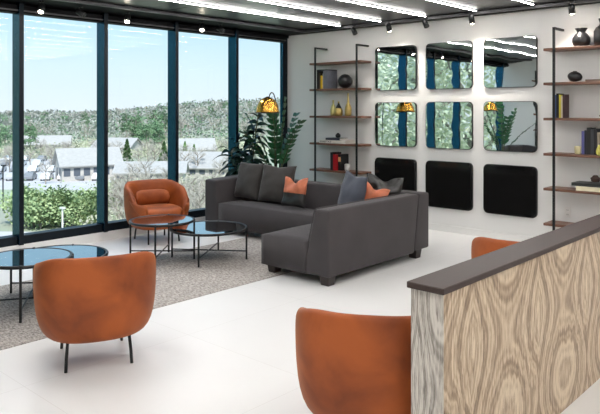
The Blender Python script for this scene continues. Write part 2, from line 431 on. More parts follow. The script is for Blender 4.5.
def arc(n, f): return [f(i/(n-1)) for i in range(n)]
e = .0015
# left shelf, second board: bookend box with books, black disc
y0 = -.03
t = thing('bookend', 'grey box-shaped bookend around the yellow book on the window-side shelf', 'bookend', (.882,-.02,SZ[1]), 0)
bm = bmesh.new(); 
box(bm, .0, .012, -.24, 0, 0, .29); box(bm, .012, .20, -.24, 0, .275, .29); box(bm, .012, .20, -.012, 0, 0, .275)
link('shell', bm, simple('black_bookend', (.02,.02,.022,1)), t)
bm = bx(.128, .215, -.245, -.0125, 0, .272, .006)
link('block', bm, mat('grey_bookend', srgb(104,108,118), .6, var=.12, scale=18, bump=.2), t)
book(.90,-.035,SZ[1], .035,.20,.24, srgb(60,50,40), 'dark book with cream spine inside the grey bookend box')
book(.937,-.035,SZ[1], .040,.20,.20, srgb(228,190,40), 'yellow book inside the grey bookend box')
book(.979,-.035,SZ[1], .030,.20,.23, srgb(214,206,190), 'cream book inside the grey bookend box')
t = thing('decorative_sphere', 'black round textured disc ornament on the window-side shelf', 'ornament', (1.335,-.14,SZ[1]+.108))
bm = bmesh.new(); lathe(bm, arc(13, lambda k: (max(.0005,(.104)*math.sin(PI*k)), -.104*math.cos(PI*k))), 28, cap=False)
bmesh.ops.remove_doubles(bm, verts=bm.verts, dist=.0004)
link('ball', bm, M['black_vase'], t, True)
bm = bmesh.new()
for k in range(5): torus(bm, .1055*math.sin(.5+.45*k), .002, .1055*math.cos(.5+.45*k), 32, 5)
bmesh.ops.rotate(bm, verts=bm.verts, matrix=Matrix.Rotation(1.1,3,'X'))
link('ring_pattern', bm, M['black_metal'], t, True)
bm = bmesh.new(); torus(bm, .03, .004, -.104, 24, 6); link('stand', bm, M['black_metal'], t, True)
# third board: gold bottles
vase(1.115,-.15,SZ[2], [(.036,0),(.044,.02),(.045,.09),(.03,.15),(.015,.175),(.013,.215),(.017,.22),(.017,.235)], mat('champagne_bottle', srgb(206,196,130), .35, .5), 'pale gold bottle with neck, leftmost of three on window-side shelf', 'bottle','bottle')
t = thing('bottle', 'squat gold bottle with black collar, middle of three on the shelf', 'bottle', (1.235,-.17,SZ[2]))
bm = bmesh.new(); lathe(bm, [(.05,0),(.062,.02),(.062,.075),(.048,.115),(.030,.14)], 28); link('body', bm, M['gold_bottle'], t, True)
bm = bmesh.new(); lathe(bm, [(.048,.1155),(.032,.145),(.016,.17),(.012,.19)], 28); link('collar', bm, M['black_vase'], t, True)
bm = bmesh.new(); lathe(bm, [(.012,.1905),(.014,.215)], 16); link('stopper', bm, M['gold_bottle'], t, True)
vase(1.40,-.15,SZ[2], [(.040,0),(.050,.015),(.051,.10),(.040,.15),(.02,.19),(.014,.25),(.012,.32),(.015,.325),(.015,.335)], M['gold_bottle'], 'tall slim gold bottle, rightmost of three on window-side shelf', 'bottle','bottle')
# fourth board: lying books
book(.94,-.02,SZ[3], .50,.25,.045, srgb(226,222,214), 'thick white book with dark lettering, lying under the black book', flat=True, title='HABITAT')
book(1.04,-.04,SZ[3]+.0455, .27,.2,.032, srgb(40,42,56), 'thin black book lying on the white lettered book', flat=True)
book(1.335,-.05,SZ[3]+.0455, .12,.17,.012, srgb(216,206,200), 'small pale booklet lying right of the black book', flat=True)
vase(1.20,-.14,SZ[3]+.0785, [(.02,0),(.036,.014),(.04,.034),(.032,.055),(.014,.068),(.01,.075)], M['black_vase'], 'small black round pot standing on the black book', 'pot','pot')
# fifth board
book(1.125,-.03,SZ[4], .05,.2,.265, srgb(28,28,30), 'black tall book left of the red book on fifth board')
book(1.177,-.03,SZ[4], .075,.2,.235, srgb(178,24,34), 'thick red book on the lower window-side shelf')
t = thing('clock', 'black boxy ornament with cream face right of the red book', 'clock', (1.254,-.03,SZ[4]))
link('case', bx(0,.062,-.18,0,.0,.24,.006), M['black_vase'], t)
link('face', bx(.008,.054,-.184,-.1805,.13,.20,.001), simple('tan_face', srgb(220,160,110)), t)
vase(1.38,-.14,SZ[4], [(.03,0),(.045,.02),(.045,.09),(.036,.10),(.03,.10)], M['white_plastic'], 'small white cup at the right on lower shelf', 'cup','cup')
# sixth board of left shelf
vase(1.15,-.15,SZ[5], [(.06,0),(.10,.04),(.12,.08),(.11,.085),(.05,.03)], M['black_vase'], 'low black bowl on the bottom board behind the sofa', 'bowl','bowl')
# right shelf
X = 4.40
vase(X+.345,-.15,SZ[0], [(.055,0),(.085,.02),(.098,.06),(.095,.10),(.065,.145),(.045,.16),(.046,.175),(.066,.205),(.068,.21),(.058,.21),(.036,.17)], M['black_vase'], 'squat black vase with flared rim on the top board')
vase(X+.595,-.135,SZ[0], [(.07,0),(.105,.01),(.115,.05),(.115,.16),(.095,.20),(.06,.225),(.052,.25),(.066,.295),(.068,.30),(.058,.30),(.04,.24)], M['black_vase'], 'large black shouldered vase at the photo edge on the top board')
t = thing('ornament', 'black knotted nut-shaped ornament on the second board, right shelf', 'ornament', (X+.275,-.15,SZ[1]))
bm = bmesh.new(); bmesh.ops.create_icosphere(bm, subdivisions=3, radius=.075)
for v in bm.verts:
    n_ = noise.noise(v.co*14)*.25; v.co *= 1+n_*.5; v.co.z = v.co.z*.78+.062; v.co.x *= 1.08
link('shell', bm, M['black_vase'], t, True)
bm = bmesh.new(); torus(bm, .018, .006, .12, 16, 6); link('rim', bm, M['black_metal'], t, True)
book(X+.42,-.03,SZ[1], .34,.21,.022, srgb(92,74,62), 'flat brown book under the small metal jack, second board', flat=True)
t = thing('ornament', 'spiky black jack ornament lying on the brown book', 'ornament', (X+.655,-.13,SZ[1]+.062))
bm = bmesh.new()
for d in [(1,0,.75),(-.6,.8,.75),(-.5,-.85,.75)]:
    d = Vector(d).normalized()*.05; tube(bm, [-d, d*1.0], .006, 8)
link('jack', bm, M['black_metal'], t, True)
cols_ = [(srgb(58,84,138),.026,.265,'blue'),(srgb(28,28,34),.030,.28,'black'),(srgb(206,192,60),.022,.265,'mustard yellow'),(srgb(196,186,168),.016,.25,'cream'),(srgb(66,36,40),.018,.27,'dark maroon')]
x = X+.055
for c, w, h, nme in cols_:
    book(x,-.05,SZ[2], w,.15,h, c, '%s book standing in the row against the post, right shelf' % nme, group='books on the third board of the right shelf'); x += w+e
t = thing('succulent', 'tiny succulent in a black bowl on the third board', 'plant', (X+.60,-.16,SZ[2]))
bm = bmesh.new(); lathe(bm, [(.03,0),(.052,.018),(.055,.036),(.048,.036),(.0,.03)], 20); link('bowl', bm, M['black_vase'], t, True)
bm = bmesh.new()
for i in range(22):
    a = i*2.4; rr = .01+.0012*i; p = Vector((0,0,.034)); q = Vector((math.cos(a)*rr, math.sin(a)*rr, .075-.001*i))
    tube(bm, [p, (p+q)/2+Vector((0,0,.004)), q], [.004,.007,.001], 5)
link('leaves', bm, M['leaf_dark'], t, True)
x = X+.345
vase(x-.02,-.20,SZ[3], [(.026,0),(.034,.01),(.036,.085),(.032,.09),(.026,.085)], mat('cream_wax', srgb(226,216,170), .5), 'cream candle cup at left of the books, fourth board', 'cup','cup')
x += .02
for c, w, h, nme in [(srgb(92,94,150),.030,.26,'violet blue'),(srgb(24,26,38),.024,.27,'navy black'),(srgb(30,30,32),.044,.30,'tall black'),(srgb(60,62,66),.028,.285,'dark grey'),(srgb(20,20,24),.036,.29,'jet black'),(srgb(150,140,120),.028,.25,'taupe')]:
    book(x,-.03,SZ[3], w,.17,h, c, '%s book standing beside the cream cup, right shelf' % nme, group='books on the fourth board of the right shelf'); x += w+e
t = thing('ornament', 'yellow-green glass pear ornament before the black books', 'ornament', (X+.575,-.262,SZ[3]))
bm = bmesh.new(); lathe(bm, [(.015,0),(.031,.02),(.034,.045),(.026,.075),(.014,.10),(.012,.115)], 24); link('body', bm, mat('olive_yellow_glaze', srgb(206,200,96), .25, var=.15), t, True)
bm = bmesh.new(); tube(bm, [(0,0,.1155),(.004,0,.135)], .003, 6); link('stalk', bm, M['stem'], t)
book(X+.33,-.02,SZ[4], .50,.25,.05, srgb(222,214,186), 'thick cream book lying at the bottom of the pair, right shelf', flat=True)
book(X+.28,-.03,SZ[4]+.0505, .46,.24,.035, srgb(30,34,34), 'dark book with white cover top lying on the cream book', flat=True)
t = thing('ornament', 'brown pine cone ornament on the stacked dark book', 'ornament', (X+.50,-.15,SZ[4]+.086))
bm = bmesh.new(); bmesh.ops.create_icosphere(bm, subdivisions=3, radius=.05)
for v in bm.verts: v.co *= 1+.10*math.sin(v.co.z*160)+.05*math.sin(12*math.atan2(v.co.y,v.co.x)); v.co.z = v.co.z*.8+.043
link('cone', bm, mat('brown_cone', srgb(66,48,42), .7, var=.4), t, True)
# outlet
t = thing('wall_outlet', 'white double wall outlet below the right shelf boards', 'outlet', (4.54,0,.43))
link('cover_plate', bx(-.036,.036,-.008,0,-.06,.06,.002,1), M['white_plastic'], t)
for z in (-.026,.026):
    so = link('socket', bx(-.018,.018,-.0105,-.0083,z-.016,z+.016,.001,1), M['white_plastic'], t)
    bm = bmesh.new()
    for q in (-.007,.007): box(bm, q-.0015,q+.0015,-.0112,-.0106,z-.007,z+.007)
    link('slot', bm, M['lens_off'], so)

# ------------------------------------------------------------------ rug
bm = bmesh.new(); pr = [(1.30,-7.4),(2.92,-7.4),(2.90,-1.95),(1.28,-1.95)]
prism(bm, pr, 0, .006)
bmesh.ops.bevel(bm, geom=bm.edges[:], offset=.002, segments=1, affect='EDGES')
tag(link('rug', bm, M['rug'], None), 'flat woven rug in mottled grey and beige under the low tables', 'rug')

# ------------------------------------------------------------------ lounge chairs
def superr(a, ax, ay, n=2.5):
    c, s = abs(math.cos(a)), abs(math.sin(a))
    return 1/((c/ax)**n+(s/ay)**n)**(1/n)
def sm(x): x = max(0,min(1,x)); return x*x*(3-2*x)
def make_chair(label):
    t = thing('lounge_chair', label, 'armchair', (0,0,0), 0, 'burnt orange tub armchairs')
    # local frame: faces +Y, back at -Y
    bm = bmesh.new(); rows_ = []
    n = 44; PM = math.radians(138)
    for i in range(n+1):
        f = -1+2*i/n; ph = f*PM; a = -PI/2+ph
        R = superr(a, .385, .365, 2.6)
        top = .728-.07*sm((abs(ph)-math.radians(38))/math.radians(50))-.25*sm((abs(ph)-math.radians(84))/math.radians(52))
        th = .085
        endf = 1-.0*abs(f)
        sec = []
        def P(rad, z): return (rad*math.cos(a), rad*math.sin(a), z)
        for z, k in [(.175,.70),(.185,.78),(.22,.88),(.30,.955),(.42,.99),(.55,1.0)]:
            sec.append(P(R*k, z))
        zt = top
        sec.append(P(R*1.0, zt-.09)); sec.append(P(R*.995, zt-.035)); sec.append(P(R*.97, zt-.008)); sec.append(P(R*.93, zt))
        sec.append(P(R-.065, zt-.012)); sec.append(P(R-th, zt-.05)); sec.append(P(R-th-.01, zt-.13)); sec.append(P(R-th-.02, .42)); sec.append(P(R-th-.04, .30))
        rows_.append([bm.verts.new(p) for p in sec])
    for i in range(n):
        for j in range(len(rows_[0])-1): bm.faces.new((rows_[i][j],rows_[i+1][j],rows_[i+1][j+1],rows_[i][j+1]))
    for row, sgn in ((rows_[0],-1),(rows_[-1],1)):   # rounded front edge of each arm
        # cap with an inset centre line bulging forward
        m_ = len(row); half = m_//2
        cen = []
        for j in range(half):
            p, q = row[j].co, row[m_-1-j].co
            mid = (p+q)/2; a = (-PI/2+sgn*PM); d = Vector((-math.sin(a), math.cos(a), 0))*sgn
            cen.append(bm.verts.new(mid+d*.035))
        for j in range(half-1):
            bm.faces.new((row[j],row[j+1],cen[j+1],cen[j])); bm.faces.new((cen[j],cen[j+1],row[m_-2-j],row[m_-1-j]))
        bm.faces.new((row[half-1],row[half],cen[half-1])) if m_%2 else None
        if m_%2: bm.faces.new((row[half],row[half+1],cen[half-1]))
    o = link('backrest', bm, M['orange'], t, True)
    s = o.modifiers.new('s','SUBSURF'); s.levels = 1; s.render_levels = 1
    # seat base (barrel underside) and cushion
    bm = bmesh.new(); seg = 48; rr = []
    for z, k in [(.170,.02),(.170,.66),(.182,.75),(.22,.84),(.27,.875),(.31,.88),(.315,.02)]:
        rr.append([bm.verts.new((superr(2*PI*i/seg,.385,.365,2.6)*k*math.cos(2*PI*i/seg), superr(2*PI*i/seg,.385,.365,2.6)*k*math.sin(2*PI*i/seg), z)) for i in range(seg)])
    for q in range(len(rr)-1):
        for i in range(seg): bm.faces.new((rr[q][i],rr[q][(i+1)%seg],rr[q+1][(i+1)%seg],rr[q+1][i]))
    bm.faces.new(rr[0][::-1]); bm.faces.new(rr[-1])
    link('seat_base', bm, M['orange'], t, True)
    bm = bmesh.new(); rr = []
    for z, k in [(.312,.05),(.312,.66),(.325,.72),(.36,.745),(.395,.73),(.418,.66),(.428,.45),(.43,.05)]:
        rr.append([])
        for i in range(seg):
            a = 2*PI*i/seg; R = superr(a,.385,.365,3.0)
            fr = 1.0+.20*sm((math.sin(a)-.2)/.6)
            rr[-1].append(bm.verts.new((R*k*math.cos(a), R*k*math.sin(a)*fr, z)))
    for q in range(len(rr)-1):
        for i in range(seg): bm.faces.new((rr[q][i],rr[q][(i+1)%seg],rr[q+1][(i+1)%seg],rr[q+1][i]))
    bm.faces.new(rr[0][::-1]); bm.faces.new(rr[-1])
    link('seat_cushion', bm, M['orange'], t, True)
    # curved lumbar cushion
    bm = bmesh.new(); rr = []
    for i in range(15):
        f = -1+2*i/14; a = -PI/2+f*1.12; R = superr(a,.385,.365,2.6)-.115
        k = (max(0,1-f**6))**.5*.9+.1
        ring = []
        for j in range(12):
            b_ = 2*PI*j/12; rad = R-.045+.045*k*math.cos(b_); z = .51+.10*k*math.sin(b_)
            ring.append(bm.verts.new((rad*math.cos(a), rad*math.sin(a), z)))
        rr.append(ring)
    for i in range(14):
        for j in range(12): bm.faces.new((rr[i][j],rr[i][(j+1)%12],rr[i+1][(j+1)%12],rr[i+1][j]))
    bm.faces.new(rr[0]); bm.faces.new(rr[-1][::-1])
    link('lumbar_cushion', bm, M['orange'], t, True)
    for sx, sy in ((-1,-1),(1,-1),(-1,1),(1,1)):
        bm = bmesh.new()
        tube(bm, [(sx*.185,sy*.19,.20),(sx*.190,sy*.20,.15),(sx*.196,sy*.215,.08),(sx*.20,sy*.225,.0)], .0105, 8)
        link('leg', bm, M['black_metal'], t, True)
    return t
def face(dx, dy): return math.atan2(dy, dx)-PI/2
ch = make_chair('orange velvet tub armchair by the window, facing the room, behind the round tables')
ch.location = (.56,-2.93,0); ch.rotation_euler = (0,0,face(1,-.22))
dup(ch, (3.47,-5.462,0), face(-.91,.41), 'orange velvet tub armchair seen from behind at lower left')
dup(ch, (5.50,-5.13,0), face(-.55,.83), 'orange velvet tub armchair, back turned, cut by the bottom edge')
dup(ch, (5.39,-3.10,0), face(-.25,1), 'orange velvet tub armchair mostly hidden behind the patterned divider')

# ------------------------------------------------------------------ round tables
def make_table(R, z, label, rz):
    t = thing('coffee_table', label, 'coffee table', (0,0,0), rz, 'round black glass coffee tables')
    bm = bmesh.new(); torus(bm, R, .014, z-.012, 72, 8); link('rim', bm, M['black_metal'], t, True)
    bm = bmesh.new(); lathe(bm, [(.001,z-.012),(R-.0145,z-.012),(R-.0145,z-.003),(.001,z-.003)], 64, cap=False); link('glass_top', bm, M['table_glass'], t)
    bm = bmesh.new()
    tube(bm, [(-R-.002,0,.09),(R+.002,0,.09)], .007, 8); tube(bm, [(0,-R-.002,.09),(0,R+.002,.09)], .007, 8)
    link('cross_brace', bm, M['black_metal'], t)
    for k in range(4):
        a = k*PI/2; bm = bmesh.new(); tube(bm, [((R+.006)*math.cos(a),(R+.006)*math.sin(a),0),((R+.006)*math.cos(a),(R+.006)*math.sin(a),z+.004)], .0105, 8)
        link('leg', bm, M['black_metal'], t)
    return t
va = math.atan2(.7372,-.6757)
ta = make_table(.34,.43,'taller small round black glass table in front of the far orange chair', va+.0); ta.location = (1.50,-3.52,.006)
tb = make_table(.41,.34,'lower wide round black glass table nearest the sofa', va-.12); tb.location = (1.84,-3.15,.006)
dup(ta, (2.175,-5.32,.006), va+.25, 'taller round black glass table cut by the left edge of the photo')
dup(tb, (1.90,-4.91,.006), va+.05, 'lower wide round black glass table behind the lower left orange armchair')

# ------------------------------------------------------------------ sofa
def hexa(pts, bev=.025, seg=3):      # 8 points: bottom 4 ccw, top 4 ccw
    bm = bmesh.new(); v = [bm.verts.new(p) for p in pts]
    for f in [(0,3,2,1),(4,5,6,7),(0,1,5,4),(1,2,6,5),(2,3,7,6),(3,0,4,7)]: bm.faces.new([v[i] for i in f])
    bmesh.ops.bevel(bm, geom=bm.edges[:], offset=bev, segments=seg, profile=.55, affect='EDGES')
    return bm
G = M['grey_fabric']; zb = .085
def blk(x0,x1,y0,y1,z0,z1,dx=0,dy=0): # top offset on the inner face
    return [(x0,y0,z0),(x1,y0,z0),(x1,y1,z0),(x0,y1,z0),(x0+dx,y0+dy,z1),(x1,y0+dy,z1),(x1,y1,z1),(x0+dx,y1,z1)]
def cushion_top(bm, amt=.02):
    pass
def seatblock(x0,x1,y0,y1,z0,z1,crown=.03):
    bm = bmesh.new(); nx, ny = 14, 14; g = []
    for i in range(nx+1):
        g.append([])
        for j in range(ny+1):
            u, v = -1+2*i/nx, -1+2*j/ny
            z = z1+crown*(1-u**4)*(1-v**4)
            g[-1].append(bm.verts.new((x0+(x1-x0)*i/nx, y0+(y1-y0)*j/ny, z)))
    for i in range(nx):
        for j in range(ny): bm.faces.new((g[i][j],g[i+1][j],g[i+1][j+1],g[i][j+1]))
    ring = [g[i][0] for i in range(nx+1)]+[g[nx][j] for j in range(1,ny+1)]+[g[i][ny] for i in range(nx-1,-1,-1)]+[g[0][j] for j in range(ny-1,0,-1)]
    low = [bm.verts.new((v.co.x, v.co.y, z0)) for v in ring]
    for k in range(len(ring)): bm.faces.new((ring[k],ring[(k+1)%len(ring)],low[(k+1)%len(ring)],low[k]))
    bm.faces.new(low)
    ed = [e_ for e_ in bm.edges if len(e_.link_faces) == 2 and e_.calc_face_angle(0) > .9]
    bmesh.ops.bevel(bm, geom=ed, offset=.022, segments=3, profile=.6, affect='EDGES')
    return bm
SX0, SX1, SYB, SYF, WX0, WYF = .50, 3.56, -1.44, -2.10, 2.68, -3.17
sofa = thing('sectional_sofa', 'charcoal grey L-shaped fabric sofa with dark block feet', 'sofa', (0,0,0))
link('armrest', hexa([(SX0,SYF-.02,zb),(SX0+.26,SYF-.02,zb),(SX0+.26,SYB,zb),(SX0,SYB,zb),(SX0,SYF-.02,.69),(SX0+.24,SYF-.02,.69),(SX0+.24,SYB,.715),(SX0,SYB,.715)]), G, sofa, True)
link('backrest', hexa([(SX0+.262,SYB-.30,zb+.02),(SX1,SYB-.30,zb+.02),(SX1,SYB,zb+.02),(SX0+.262,SYB,zb+.02),(SX0+.245,SYB-.20,.715),(SX1,SYB-.20,.715),(SX1,SYB,.715),(SX0+.245,SYB,.715)]), G, sofa, True)
link('backrest', hexa([(SX1-.32,WYF,zb),(SX1,WYF,zb),(SX1,SYB-.302,zb),(SX1-.32,SYB-.302,zb),(SX1-.17,WYF,.705),(SX1,WYF,.705),(SX1,SYB-.205,.712),(SX1-.17,SYB-.205,.712)]), G, sofa, True)
link('seat', seatblock(SX0+.264, WX0-.004, SYF, SYB-.25, zb, .392), G, sofa, True)
link('seat', seatblock(WX0, SX1-.27, WYF, SYB-.28, zb, .378, .045), G, sofa, True)
bm = bmesh.new()
for q in [((SX1-.318,WYF-.001,zb+.02),(SX1-.17,WYF-.001,.70)), ((SX1-.165,WYF+.01,.708),(SX1-.165,SYB-.22,.715)), ((SX1+.001,SYB-.30,zb+.03),(SX1+.001,SYB-.205,.70))]: tube(bm, q, .005, 6)
link('piping', bm, G, sofa)
for x, y, z in [(WX0+.10,WYF+.09,.006),(SX1-.08,WYF+.08,0),(SX1-.10,SYB-.14,0),(SX0+.08,SYF+.06,0),(SX0+.08,SYB-.08,0),(WX0-.1,SYF+.06,.006)]:
    link('leg', hexa([(x-.045,y-.045,z),(x+.045,y-.045,z),(x+.045,y+.045,z),(x-.045,y+.045,z),(x-.058,y-.058,zb+.02),(x+.058,y-.058,zb+.02),(x+.058,y+.058,zb+.02),(x-.058,y+.058,zb+.02)], .004, 1), M['dark_wood'], sofa)

# reflected sofa against the opposite wall
s2 = thing('sofa', 'charcoal grey sofa on the opposite side, seen only in a mirror', 'sofa', (0,0,0))
link('backrest', hexa(blk(.7,3.0,RY+.36,RY+.63,zb,.75)), G, s2, True)
link('armrest', hexa(blk(.45,.698,RY+.36,RY+1.2,zb,.75)), G, s2, True)
link('armrest', hexa(blk(3.002,3.25,RY+.36,RY+1.2,zb,.75)), G, s2, True)
link('seat', seatblock(.70,3.0,RY+.632,RY+1.2,zb,.40), G, s2, True)
for x in (.55,3.15):
    for y in (RY+.45,RY+1.1): link('leg', bx(x-.045,x+.045,y-.045,y+.045,0,zb,.004,1), M['dark_wood'], s2)

# ------------------------------------------------------------------ pillows
def pillow(w, h, tk, m, label, loc, yaw, tilt, chop=0., roll=0., seed=0, m2=None, split=None, wr=.006):
    """local: plane in XZ, thickness along Y; faces -Y; origin at the bottom centre"""
    bm = bmesh.new(); n = 22; grids = []
    for side in (-1,1):
        g = []
        for i in range(n+1):
            g.append([])
            for j in range(n+1):
                u, v = -1+2*i/n, -1+2*j/n
                x = w/2*u*(1-.07*(1-v*v)*abs(u)); z = h/2*v*(1-.06*(1-u*u)*abs(v))
                tt = tk/2*((1-u*u)*(1-v*v))**.42
                if chop and v > 0: z -= chop*math.exp(-(u/.38)**2)*v**2; tt *= 1-.25*math.exp(-(u/.3)**2)*v
                tt *= 1+.3*(-v)
                if 0 < i < n and 0 < j < n:
                    tt += wr*noise.noise(Vector((x*9+seed,z*9,side*3)))*2
                g[-1].append((x, side*tt, z+h/2))
        grids.append(g)
    V = []
    for s_, g in enumerate(grids):
        vv = []
        for i in range(n+1):
            vv.append([])
            for j in range(n+1):
                if s_ == 1 and (i in (0,n) or j in (0,n)): vv[-1].append(V[0][i][j])
                else: vv[-1].append(bm.verts.new(g[i][j]))
        V.append(vv)
    for s_ in (0,1):
        for i in range(n):
            for j in range(n):
                f = bm.faces.new((V[s_][i][j],V[s_][i+1][j],V[s_][i+1][j+1],V[s_][i][j+1]))
                if m2 and (-1+2*(j+.5)/n) < split: f.material_index = 1
    o = link('throw_pillow', bm, [m, m2] if m2 else m, None, True)
    o.rotation_euler = (Matrix.Rotation(yaw,3,'Z') @ Matrix.Rotation(tilt,3,'X') @ Matrix.Rotation(roll,3,'Y')).to_euler()
    o.location = loc
    return tag(o, label, 'pillow', None)
SE = .44
pillow(.50,.49,.16,M['pillow_grey'],'grey square pillow nearest the sofa arm by the window',(.985,-1.81,SE),-.06,-.22)
pillow(.56,.49,.17,M['pillow_grey'],'grey square pillow, second from the sofa arm',(1.52,-1.82,SE),.08,-.24,.02,0,5)
pillow(.37,.37,.12,M['leather_tan'],'tan leather pillow with black lower half and dented top',(1.95,-1.93,SE),.05,-.2,.07,0,9,M['leather_black'],-.12,.012)
pillow(.46,.50,.17,M['pillow_blue'],'slate grey pillow leaning in the sofa corner, left of two small ones',(2.93,-2.10,SE),-.35,-.18,.02,.10,12)
pillow(.34,.39,.13,M['leather_tan'],'tan leather pillow between slate and black pillows',(3.08,-1.98,SE),.25,-.15,.05,.30,17,None,None,.015)
pillow(.42,.47,.19,M['crushed'],'crumpled glossy black pillow in the sofa corner',(3.17,-1.83,SE),.55,-.2,.06,.12,23,None,None,.045)
pillow(.46,.45,.15,M['leather_tan'],'rosy tan pillow on the opposite sofa, seen only in a mirror',(1.5,RY+.76,SE-.01),PI,-.2)
pillow(.46,.45,.15,M['pillow_grey'],'grey pillow on the opposite sofa, seen only in a mirror',(2.2,RY+.76,SE-.01),PI+.1,-.2)

# ------------------------------------------------------------------ divider
dv = thing('room_divider', 'low half-height divider with book-matched veneer and brown cap', 'divider', (5.905,-5.435,0))
link('veneer_panel', bx(.005,.150,.005,4.0,0,.893), M['veneer'], dv)
link('end_face', bx(0,.150,0,.0049,0,.893), M['veneer_end'], dv)
link('cap', bx(-.012,.162,-.016,4.01,.8935,.920,.003,1), M['cap_wood'], dv)

# ------------------------------------------------------------------ floor lamps
def make_lamp(label):
    t = thing('floor_lamp', label, 'floor lamp', (0,0,0))
    bm = bmesh.new(); lathe(bm, [(.12,0),(.12,.015),(.02,.022)], 32); link('base', bm, M['black_metal'], t, True)
    bm = bmesh.new()
    pts = [(0,0,.02),(0,0,.8),(0,0,1.5)]
    for k in range(1,9):
        a = PI*k/9*1.0; pts.append((.21-.21*math.cos(a), 0, 1.62+.24*math.sin(a)))
    pts.append((.42,0,1.80))
    tube(bm, pts, .008, 8); link('pole', bm, M['black_metal'], t, True)
    bm = bmesh.new()
    outer = [(.016+.0,.215)]+[(.15*math.sin(PI/2*k/9), .03+.18*math.cos(PI/2*k/9)) for k in range(1,10)]+[(.158,.0)]
    inner = [(r-.006, z-.004) for r, z in outer[::-1]]
    lathe(bm, outer+inner, 36, (.42,0,1.585), cap=False); link('lamp_shade', bm, M['gold'], t, True)
    bm = bmesh.new(); lathe(bm, [(.155,-.006),(.168,-.006),(.168,.004),(.159,.004)], 36, (.42,0,1.585), cap=False); link('shade_rim', bm, M['black_metal'], t, True)
    bm = bmesh.new(); lathe(bm, [(.001,.0),(.03,.01),(.04,.045),(.03,.08),(.012,.10)], 16, (.42,0,1.60)); link('bulb', bm, emis('warm_bulb', (1,.75,.45,1), 6), t, True)
    return t
lp = make_lamp('gold dome floor lamp rising behind the sofa, in front of the leafy plants')
dirv = Vector((1.24-.98, -1.66+1.19, 0)); lp.location = (1.24-.42*dirv.normalized().x, -1.66-.42*dirv.normalized().y, 0); lp.rotation_euler = (0,0,math.atan2(dirv.y,dirv.x))
dup(lp, (.45,-5.7,0), .3, 'gold dome floor lamp near the window, seen only in a mirror')

# ------------------------------------------------------------------ plants
def leafstrip(bm, p0, d, L_, w, droop, n=6, fold=.2, roll=0., nrm0=None):
    d = Vector(d).normalized(); side = d.cross(nrm0 or Vector((0,0,1)))
    if side.length < .05: side = Vector((1,0,0))
    side.normalize(); side = Matrix.Rotation(roll,3,d) @ side; p = Vector(p0); prev = None; up = Vector((0,0,1))
    for i in range(n+1):
        f = i/n; ww = w*math.sin(PI*min(.98,max(.04,f**.75)))*.5+.0008
        nrm = side.cross(d).normalized()
        a = bm.verts.new(p-side*ww+nrm*ww*fold); c = bm.verts.new(p); b_ = bm.verts.new(p+side*ww+nrm*ww*fold)
        if prev: bm.faces.new((prev[0],prev[1],c,a)); bm.faces.new((prev[1],prev[2],b_,c))
        prev = (a,c,b_)
        p = p+d*(L_/n); d = (d+Vector((0,0,-droop/n))).normalized()
def pot(t, r, h):
    bm = bmesh.new(); lathe(bm, [(r*.72,0),(r*.8,.01),(r,h*.92),(r,h),(r*.93,h),(r*.9,h*.9)], 32); link('pot', bm, M['pot'], t, True)
    bm = bmesh.new(); lathe(bm, [(.001,h*.91),(r*.89,h*.91),(r*.89,h*.93),(.001,h*.93)], 24, cap=False); link('soil', bm, M['soil'], t)
def plant_drac(label, loc):
    rnd = random.Random(3); t = thing('potted_plant', label, 'plant', loc); pot(t, .135, .42)
    bs = bmesh.new(); bf = bmesh.new()
    for s_ in range(5):
        a = s_*1.26+.4; x0, y0 = .05*math.cos(a), .05*math.sin(a); h = 1.55-.18*s_ if s_ < 4 else .85
        pts = [Vector((x0*(1+.8*k),y0*(1+.8*k),.38+(h-.38)*k/4)) for k in range(5)]
        tube(bs, pts, .010, 7)
        for j in range(30):
            f = .22+.78*j/29; q = pts[0].lerp(pts[-1], f); aa = j*2.4+s_
            el = -.05+.9*max(0,(f-.75))/.25*.9
            leafstrip(bf, q, (math.cos(aa),math.sin(aa),el+.15), rnd.uniform(.20,.33), rnd.uniform(.07,.10), 1.5, 6, .2, rnd.uniform(-.9,.9))
    link('stem', bs, M['stem'], t, True); link('foliage', bf, M['leaf_dark'], t, True, recalc=False)
    return t
def plant_zz(label, loc):
    rnd = random.Random(11); t = thing('potted_plant', label, 'plant', loc); pot(t, .16, .46)
    bs = bmesh.new(); bf = bmesh.new()
    for s_ in range(8):
        a = s_*2.4+.5; lean = .09+.062*s_; H = 1.42-.06*s_+rnd.uniform(-.04,.04)
        pts = []
        for k in range(11):
            f = k/10; pts.append(Vector((math.cos(a)*(.03+lean*1.2*f**1.6), math.sin(a)*(.03+lean*1.2*f**1.6), .42+(H-.05)*f*(1-.14*lean*f))))
        tube(bs, pts, [.012*(1-.7*k/10) for k in range(11)], 6)
        for j in range(9):
            f = .40+.59*j/8; i0 = min(9,int(f*10)); q = pts[i0].lerp(pts[i0+1], f*10-i0); tg = (pts[i0+1]-pts[i0]).normalized()
            sd = tg.cross(Vector((math.cos(a),math.sin(a),.2))).normalized()
            for sg in (-1,1):
                leafstrip(bf, q, sd*sg*.8+tg*.7, rnd.uniform(.12,.15)*(1.1-.35*f), .07, .25, 5, .12, rnd.uniform(-.3,.3), tg.cross(sd))
    link('stem', bs, M['stem'], t, True); link('foliage', bf, M['leaf_green'], t, True, recalc=False)
    return t
plant_drac('dark potted plant with drooping narrow leaves behind the sofa arm', (.30,-1.20,0))
pz = plant_zz('tall green potted plant with paired oval leaflets in the room corner', (.62,-.86,0))
dup(pz, (.75,RY+1.75,0), 1., 'leafy green potted plant by the opposite wall, seen only in a mirror')

